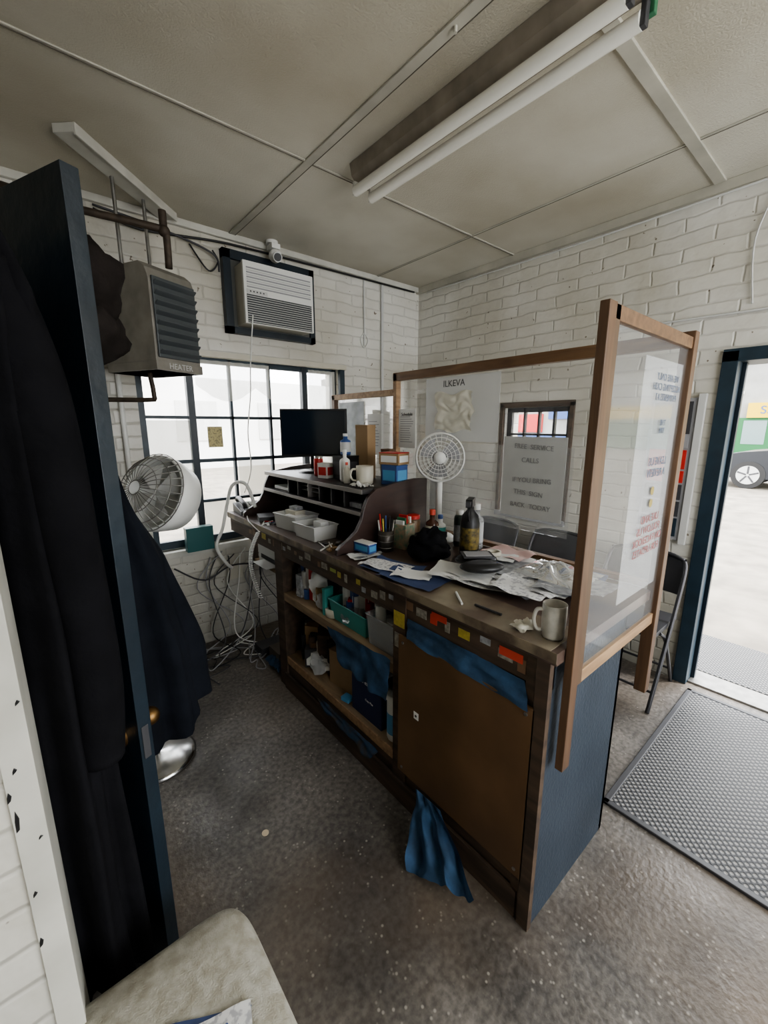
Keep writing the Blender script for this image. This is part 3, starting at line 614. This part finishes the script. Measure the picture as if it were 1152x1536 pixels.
def drape(name,P,nu,nv,m,amp=.015,seed=0):
    a,b,c_,d_=[Vector(p) for p in P]; o=Ob(name)
    nrm=((b-a).cross(c_-a)).normalized()
    def fn(u,v):
        p=a*(1-u)*(1-v)+b*u*(1-v)+c_*u*v+d_*(1-u)*v
        q=p+nrm*(amp*(noise.noise((u*5+seed,v*3,seed))+.6*math.sin(u*17+v*4+seed)*v))+Vector((0,0,amp*1.2*noise.noise((u*6,seed,1))*v))
        q.z=max(q.z,.004); return q
    o.grid(fn,nu,nv,m); return o
drape('blue_rag',[(FX-.014,1.60,.60),(FX-.014,1.13,.635),(FX-.034,1.135,.45),(FX-.024,1.46,.46)],40,20,bluecloth,.014,1).done()
drape('blue_rag',[(FX+.002,.56,.83),(FX+.002,1.05,.84),(FX-.018,1.04,.768),(FX-.018,.53,.755)],60,10,bluecloth,.010,3).done()
drape('blue_rag',[(FX-.02,1.75,.17),(FX-.02,1.20,.17),(FX-.03,1.25,.10),(FX-.03,1.66,.13)],40,10,mat('old_blue_rag',(.02,.07,.15),.9,var=.6,scale=20,col2=(.05,.04,.03)),.012,5).done()
drape('blue_rag',[(FX-.022,.97,.163),(FX-.020,.84,.163),(.88,.60,.09),(.82,.85,.008)],50,34,bluecloth,.036,2).done()
o=Ob('printer',T=TR(1.22,2.55,.6208,0),bevel=.004); o.box(-.09,.22,-.22,.16,0,.15,lgrey).box(-.06,.22,-.20,.14,.15,.185,wht).box(-.093,-.09,-.18,.12,.03,.06,black).box(-.17,-.09,-.13,.08,.02,.025,paper); o.done()
crate('index_box',1.18,2.48,.6208+.187,.12,.14,.07,.1,lgrey,None,ivory)
cb=Ob('power_cables')
for k in range(14):
    random.seed(k+20); x=.76+.042*k; y=2.55+.2*random.random()
    pts=[(x+.1,YW-.03,.68-.05*random.random()),(x+random.uniform(-.1,.1),YW-.06,.45),(x+random.uniform(-.1,.2),y+.1,.12)]
    for j in range(5): pts.append((x+random.uniform(-.22,.22),min(YW-.08,y+random.uniform(-.25,.12)),.012+.008*random.random()))
    cb.tube(pts,.004,random.choice([black,wht,grey,dgrey]),n=6,sub=8)
cb.tube([(.62,YW-.05,.62),(.8,YW-.06,.50),(1.0,YW-.05,.56),(1.25,YW-.05,.52)],.006,dgrey,n=6,sub=6)
cb.box(.98,1.08,YW-.035,YW-.003,.45,.55,ivory)
cb.box(1.02,1.2,2.5,2.62,.003,.06,dgrey).box(1.05,1.25,2.3,2.45,.003,.10,mat('cable_box',(.12,.10,.08),.6))
cb.grid(lambda u,v:(1.0+.25*u,2.22+.2*v,.03+.05*abs(noise.noise((u*5,v*5,2)))+.10*u*(1-u)),16,16,bluecloth)
cb.done()
o=Ob('white_hose'); o.tube([(1.08,2.60,1.02),(1.05,2.66,1.17),(.99,2.74,1.16),(.965,2.80,1.02),(.93,2.82,.86),(.88,2.82,.74),(.93,2.82,.62),(.98,2.84,.56)],.011,wht,sub=8,n=12); o.done()
o=Ob('hanging_cord'); o.tube([(1.20,YW-.21,2.24),(1.19,YW-.15,1.95),(1.205,YW-.08,1.75),(1.17,YW-.08,1.5),(1.18,YW-.07,1.25),(1.12,YW-.07,1.08)],.004,wht,sub=8,n=6).done()
# ------------------------------------------------------------------ AC
a=Ob('air_conditioner',bevel=.003); y1=YW-.001
a.box(1.09,1.755,y1-.05,y1,2.60,2.655,navy).box(1.09,1.755,y1-.05,y1,2.15,2.19,navy).box(1.09,1.14,y1-.05,y1,2.15,2.655,navy).box(1.715,1.755,y1-.05,y1,2.15,2.655,navy)
a.box(1.14,1.715,y1-.03,y1,2.19,2.60,mat('ac_infill',(.10,.10,.09),.6))
a.box(1.17,1.66,y1-.16,y1-.03,2.20,2.56,acb)
a.box(1.165,1.665,y1-.18,y1-.155,2.195,2.565,wht)
for i in range(9): z=2.41+i*.014; a.box(1.185,1.645,y1-.1835,y1-.1795,z,z+.008,lgrey if i%2 else grey)
a.box(1.18,1.65,y1-.1825,y1-.180,2.20,2.37,mat('ac_grille_dark',(.05,.055,.06),.5))
for i in range(12): z=2.205+i*.0138; a.box(1.18,1.65,y1-.186,y1-.181,z,z+.004,lgrey)
a.box(1.18,1.32,y1-.1865,y1-.182,2.375,2.40,lgrey)
for i in range(5): a.box(1.20+i*.022,1.21+i*.022,y1-.188,y1-.186,2.383,2.391,dgrey)
a.done()
o=Ob('security_camera'); o.cyl((1.42,2.86,H-.001),(1.42,2.86,H-.02),.04,wht); o.cyl((1.42,2.86,H-.02),(1.42,2.84,H-.07),.015,wht); o.box(1.39,1.45,2.80,2.88,H-.06,H-.03,wht)
o.ball((1.42,2.82,H-.10),(.042,.045,.042),wht); o.cyl((1.42,2.80,H-.11),(1.41,2.765,H-.125),.03,wht); o.cyl((1.41,2.765,H-.125),(1.408,2.76,H-.127),.024,black); o.done()
# heater
ang=math.atan2(.43,.9); HT=TR(.53,2.37,1.82,ang)
h=Ob('unit_heater',T=HT,bevel=.006)
h.prism([(0,.0),(.37,.0),(.37,.50),(.06,.50),(.02,.47),(0,.42)],'x',.0,.27,heaterm)
h.box(.012,.258,-.012,0,.06,.43,heaterl)
for i in range(8):
    z=.075+i*.045; h.prism([(-.012,z),(-.032,z+.018),(-.030,z+.024),(-.010,z+.008)],'x',.015,.255,heaterl)
h.box(-.005,.275,-.008,.37,.0,.045,heaterm)
h.text('HEATER',frameM((.135,-.0095,.022),(1,0,0),(0,0,1)),.04,lgrey)
h.box(.275,.285,.05,.3,.05,.4,heaterm)
h.done()
o=Ob('heater_hanger',bevel=.002)
rl=TR(.53,2.63,H-.001,math.atan2(.54,.52)); o.box(-.375,.375,-.045,.045,-.035,0,white,T=rl); o.box(-.375,.375,-.055,-.045,-.045,0,white,T=rl)
for x,y in((.47,2.60),(.63,2.74)): o.cyl((x,y,H-.035),(x,y,2.322),.009,steel,n=10); o.cyl((x,y,2.345),(x,y,2.324),.016,steel,n=8)
o.done()
o=Ob('gas_pipe'); o.tube([(.05,2.62,2.56),(.30,2.55,2.52),(.58,2.47,2.50),(.645,2.46,2.49),(.655,2.46,2.45),(.655,2.47,2.325)],.017,rust,n=12,sub=3)
o.cyl((.645,2.46,2.50),(.645,2.46,2.58),.018,rust); o.ball((.645,2.46,2.49),.028,rust)
o.tube([(.52,2.50,1.815),(.53,2.50,1.70),(.51,2.52,1.68),(.30,2.66,1.68),(.10,2.80,1.68)],.012,rust,n=10,sub=3); o.done()
o=Ob('cable_conduit')
o.cyl((.44,YW-.02,0.0),(.44,YW-.02,2.2),.014,wht); o.cyl((.36,YW-.02,.0),(.36,YW-.02,1.9),.012,steel)
o.cyl((2.44,YW-.014,2.72),(2.44,YW-.014,1.0),.013,lgrey); o.cyl((2.25,YW-.010,2.72),(2.25,YW-.01,2.2),.006,lgrey)
o.tube([(2.25,YW-.01,2.3),(2.21,YW-.01,2.25),(2.25,YW-.01,2.18),(2.29,YW-.01,2.25),(2.25,YW-.01,2.3)],.004,wht,n=6,sub=5)
o.tube([(XR-.012,.50,2.70),(XR-.012,.57,2.45),(XR-.012,.54,2.15)],.004,lgrey,n=8,sub=5)
o.cyl((XR-.012,1.2,2.13),(XR-.012,-.3,2.10),.006,lgrey)
o.tube([(.42,YW-.03,2.68),(.62,YW-.03,2.64),(.85,YW-.03,2.66),(1.06,YW-.04,2.68),(1.3,YW-.04,2.69),(1.8,YW-.03,2.70),(2.8,YW-.03,2.71)],.007,black,n=6,sub=8)
o.tube([(.42,YW-.03,2.70),(.75,YW-.03,2.67),(1.03,YW-.05,2.60),(1.06,YW-.06,2.50)],.006,dgrey,n=6,sub=8)
o.tube([(.9,YW-.03,2.63),(1.0,YW-.04,2.50),(1.06,YW-.05,2.56),(1.03,YW-.05,2.62)],.005,black,n=6,sub=8)
o.tube([(XR-.045,2.8,2.69),(XR-.045,1.5,2.68),(XR-.045,.2,2.70)],.006,lgrey,n=6,sub=8)
o.done()
# ------------------------------------------------------------------ fluorescent fixtures, the lit one added as fill
def fixture(name,x,y0,y1,lit):
    tubem=mat('added_fill_tube' if lit else 'fluorescent_tube',(.82,.81,.74),.25,emit=(1,.97,.9) if lit else None,es=13 if lit else 0)
    hs=mat('fixture_housing',(.30,.26,.21),.5,var=.4,scale=9)
    f=Ob(name,bevel=.002); f.prism([(x-.045,H-.001),(x-.035,H-.05),(x-.01,H-.075),(x+.07,H-.075),(x+.09,H-.05),(x+.10,H-.001)],'y',y0,y1,hs)
    for dx in(-.02,.075):
        f.cyl((x+dx,y0+.015,H-.115),(x+dx,y1-.015,H-.115),.0225,tubem,n=24)
        for yy in(y0,y1-.02): f.box(x+dx-.012,x+dx+.012,yy,yy+.015,H-.135,H-.075,dgrey if yy==y0 else white)
    f.box(x+.09,x+.11,y0-.01,y0+.02,H-.10,H-.06,green)
    return f.done()
fixture('added_fill_fixture',1.37,.60,1.83,False)
fixture('added_fill_fixture',1.37,-1.6,-.4,True)  # unseen glowing fixture added behind the camera to brighten the room
# ------------------------------------------------------------------ pedestal fan by the window
o=Ob('pedestal_fan'); bx,by=.27,1.98
o.lathe([(0,0),(.16,0),(.165,.012),(.15,.022),(.05,.04),(0,.045)],(bx,by,.0005),chrome); o.cyl((bx,by,.03),(bx,by,1.20),.013,chrome); o.cyl((bx,by,.6),(bx,by,1.0),.018,wht)
FT=Matrix.Translation((bx+.10,by,1.27))@Matrix.Rotation(math.radians(-60),4,'Z')@Matrix.Rotation(math.radians(68),4,'X')
R_=.17
o.lathe([(0,-.16),(.09,-.16),(.145,-.13),(.165,-.05),(.165,.0),(.155,.0),(.15,-.09),(0,-.14)],(0,0,0),wht,T=FT,n=36)
for k in range(30):
    t=k*math.pi/15; o.tube([(.03*math.cos(t),.03*math.sin(t),.085),(.10*math.cos(t),.10*math.sin(t),.07),(R_*math.cos(t),R_*math.sin(t),.0)],.0018,steel,n=4,sub=4,T=FT)
for rr,zz in((.03,.085),(.10,.07),(.14,.038),(R_,.0)): o.tube([(rr*math.cos(i*math.pi/14),rr*math.sin(i*math.pi/14),zz) for i in range(28)],.002,steel,n=5,closed=True,T=FT)
for q in range(4):
    a0=q*math.pi/2
    o.grid(lambda u,v:((.02+.11*u)*math.cos(a0+v*.9),(.02+.11*u)*math.sin(a0+v*.9),-.03+.02*v),6,6,lgrey,T=FT)
o.done()
crate('teal_case',.78,2.84,.732,.17,.06,.16,0,mat('teal_case_plastic',(.02,.10,.10),.4))
# ------------------------------------------------------------------ mats
o=Ob('rubber_floor_mat',bevel=.003); o.box(1.65,2.81,-1.1,.52,.0005,.010,RUB)
for a_ in((1.64,1.665,-1.1,.53),(2.795,2.82,-1.1,.53),(1.64,2.82,.505,.53)): o.box(*a_,.0005,.013,dgrey)
o.done()
# ------------------------------------------------------------------ folding chairs
def fchair(x,y,rz):
    o=Ob('folding_chair',T=TR(x,y,.0008,rz),bevel=.002); ml=mat('chair_frame',(.06,.06,.065),.4,.6); pad=mat('chair_pad',(.02,.02,.023),.5)
    for sx in(-.21,.21):
        o.tube([(sx,-.20,.0),(sx,.0,.42),(sx*.98,.14,.72),(sx*.9,.17,.79)],.011,ml,n=8,sub=5)
        o.tube([(sx*.93,.24,.0),(sx*.93,.02,.34),(sx*.93,-.12,.44)],.010,ml,n=8,sub=3)
    o.tube([(-.19,.17,.79),(-.1,.18,.815),(.1,.18,.815),(.19,.17,.79)],.011,ml,n=8,sub=4)
    o.cyl((-.2,.18,.11),(.2,.18,.11),.007,ml); o.cyl((-.21,-.15,.10),(.21,-.15,.10),.007,ml)
    o.box(-.195,.195,-.20,.17,.435,.46,pad)
    o.grid(lambda u,v:(-.20+.40*u,.125+.05*v+.03*(1-(2*u-1)**2),.60+.20*v),12,6,pad); o.grid(lambda u,v:(-.20+.40*u,.115+.05*v+.03*(1-(2*u-1)**2),.60+.20*v),12,6,pad)
    return o.done()
for y in(.82,1.36,1.90): fchair(2.60,y,-math.pi/2)
o=Ob('upholstered_chair',bevel=.0)
V=[];F=[]; n=64; rings=[(.0,.40),(.93,.40),(1.0,.415),(1.01,.435),(1.0,.455),(.97,.472),(.9,.482),(.6,.488),(0,.489)]
for s_,z_ in rings:
    for i in range(n):
        t=2*math.pi*i/n; c_,q_=math.cos(t),math.sin(t); e=.28
        V.append((.035+.205*s_*math.copysign(abs(c_)**e,c_),.60+.215*s_*math.copysign(abs(q_)**e,q_),z_))
for j in range(len(rings)-1):
    for i in range(n): F.append([j*n+i,j*n+(i+1)%n,(j+1)*n+(i+1)%n,(j+1)*n+i])
o.add(V,F,tan,True)
for x in(-.12,.20):
    for y in(.44,.76): o.cyl((x,y,.0005),(x,y,.41),.014,dgrey)
o.cyl((-.12,.44,.38),(.20,.44,.38),.01,dgrey); o.cyl((-.12,.76,.38),(.20,.76,.38),.01,dgrey)
o.done()
o=Ob('magazine'); o.sheet(.065,.545,.490,.15,.20,-.5,paperb,.004); o.sheet(.085,.535,.492,.14,.19,-.3,printed,.004); o.box(.12,.15,.57,.60,.4945,.4955,blue); o.done()
o=Ob('coin'); o.cyl((.50,1.31,.0005),(.50,1.31,.003),.013,mat('coin_tan',(.6,.5,.35),.5)); o.done()
s=Ob('paint_chart_rack',bevel=.002); x=XR-.002
s.box(x-.02,x,.70,.93,.88,1.70,grey)
for z0,z1,mm in((1.50,1.68,dgrey),(1.42,1.49,grey),(1.30,1.41,red),(1.22,1.29,red),(1.12,1.21,dgrey),(1.02,1.11,dgrey),(.90,1.01,blueframe)): s.box(x-.024,x-.02,.72,.91,z0,z1,mm)
s.box(x-.03,x,.665,.70,.86,1.72,lgrey); s.done()
# ------------------------------------------------------------------ outside
asph=mat('street_concrete',(.30,.265,.215),.85,var=.4,scale=3,bump=.3,bscale=40)
Ob('street').box(XR+.21,60,-30,60,-.12,-.02,asph).box(-40,XR+.2,YW+.21,60,-.12,-.02,asph).done()
o=Ob('outdoor_mat'); o.box(XR+.25,XR+.85,-.6,.70,-.0195,-.008,RUB).done()
def car(name,x,y):
    o=Ob(name,T=TR(x,y,-.019,math.pi/2),bevel=.02); cm=mat('car_paint',(.025,.027,.032),.3,.3); gl=mat('car_glass',(.02,.025,.03),.1)
    body=[(-2.2,.35),(-2.25,.75),(-2.1,.98),(-1.2,1.0),(-.9,1.0),(.8,1.0),(1.6,.90),(2.1,.78),(2.28,.62),(2.3,.4),(2.0,.25),(-2.0,.25)]
    o.prism(body,'y',-.88,.88,cm); o.prism([(-2.0,.99),(-1.55,1.38),(-1.0,1.44),(-.1,1.42),(.85,.99)],'y',-.75,.75,gl); o.prism([(-1.6,1.37),(-1.0,1.445),(-.1,1.425),(.0,1.40),(-1.0,1.40)],'y',-.74,.74,cm)
    for wx in(-1.4,1.4):
        for sy in(-1,1):
            o.cyl((wx,sy*.70,.34),(wx,sy*.90,.34),.34,black,n=28); o.cyl((wx,sy*.9,.34),(wx,sy*.91,.34),.23,lgrey,n=28)
            for k in range(5): 
                t=k*1.2566; o.box(-.02,.02,-.006,.006,.03,.22,dgrey,T=Matrix.Translation((wx,sy*.915,.34))@Matrix.Rotation(t,4,'Y'))
    for sy in(-.6,.6): o.box(2.12,2.27,sy-.22,sy+.22,.62,.74,wht)
    return o.done()
car('parked_car',14.6,.7)
b=Ob('storefront_building'); X=31; fac=mat('facade',(.36,.36,.34),.8,var=.4,scale=.6)
b.box(X,X+8,-30,50,-.02,7.5,fac)
b.box(X-.25,X,-20,5.2,1.95,2.75,mat('yellow_awning',(.62,.42,.01),.6)); b.box(X-.1,X,-20,6.0,0,1.95,mat('shop_green',(.012,.12,.035),.6)); b.box(X-.12,X,4.3,5.3,.5,1.8,mat('shop_window',(.16,.22,.22),.2)); b.box(X-.13,X,2.6,4.0,.0,1.9,wht); b.box(X-.15,X,2.9,3.7,.9,1.7,grey)
for y in(-2,0.5,3,5.6): b.box(X-.05,X,y,y+1.1,3.4,4.9,mat('far_window',(.06,.08,.10),.2)); b.box(X-.1,X,y-.1,y+1.2,3.25,3.4,wht)
b.text('SS 73',frameM((X-.27,4.0,2.35),(0,-1,0),(0,0,1)),.6,blue)
b.box(X-.2,X,13,17,2.0,3.6,blue); b.box(X-.2,X,17.5,22,1.0,2.4,red); b.box(X-.2,X,12,24,0,.9,blue)
b.done()
b=Ob('neighbour_building'); b.box(-12,14,16,20,-.02,3.2,mat('pale_facade',(.8,.8,.78),.8,var=.15,scale=1)); 
for x in range(-8,12,3): b.box(x,x+1.4,15.95,16,1,2.4,lgrey)
b.done()
# ------------------------------------------------------------------ world & lights
W=D.worlds.new('World'); SC.world=W; W.use_nodes=True; bg=W.node_tree.nodes['Background']; bg.inputs[0].default_value=(.96,.98,1.0,1); bg.inputs[1].default_value=9.5
sun=D.lights.new('sun','SUN'); sun.energy=5; sun.angle=.1; so=D.objects.new('sun',sun); so.rotation_euler=(math.radians(35),math.radians(25),0); SC.collection.objects.link(so)
def area(name,loc,rot,sx,sy,e,portal=False,col=(1,1,1)):
    l=D.lights.new(name,'AREA'); l.shape='RECTANGLE'; l.size=sx; l.size_y=sy; l.energy=e; l.color=col
    if portal: l.cycles.is_portal=True
    o=D.objects.new(name,l); o.location=loc; o.rotation_euler=rot; SC.collection.objects.link(o); return o
area('portal_window_1',(1.26,YW+.12,1.36),(math.radians(-90),0,0),1.46,1.26,1,True)
area('portal_window_2',(XR+.12,1.70,1.27),(0,math.radians(90),0),.8,.5,1,True)
area('portal_door',(XR+.15,.08,.95),(0,math.radians(90),0),1.9,.95,1,True)
area('portal_added_opening',(1.3,-1.92,1.57),(math.radians(90),0,0),2.6,1.75,1,True)
try: SC.view_settings.look='AgX - Medium High Contrast'
except Exception: pass
# ------------------------------------------------------------------ camera
cam=D.objects.new('camera',D.cameras.new('camera')); SC.collection.objects.link(cam); SC.camera=cam
cam.location=(0,0,1.55); cam.rotation_euler=(math.pi/2-.206,0,-.699)
cam.data.sensor_fit='VERTICAL'; cam.data.sensor_height=36; cam.data.lens=36*623.76/1536; cam.data.clip_start=.02; cam.data.clip_end=200
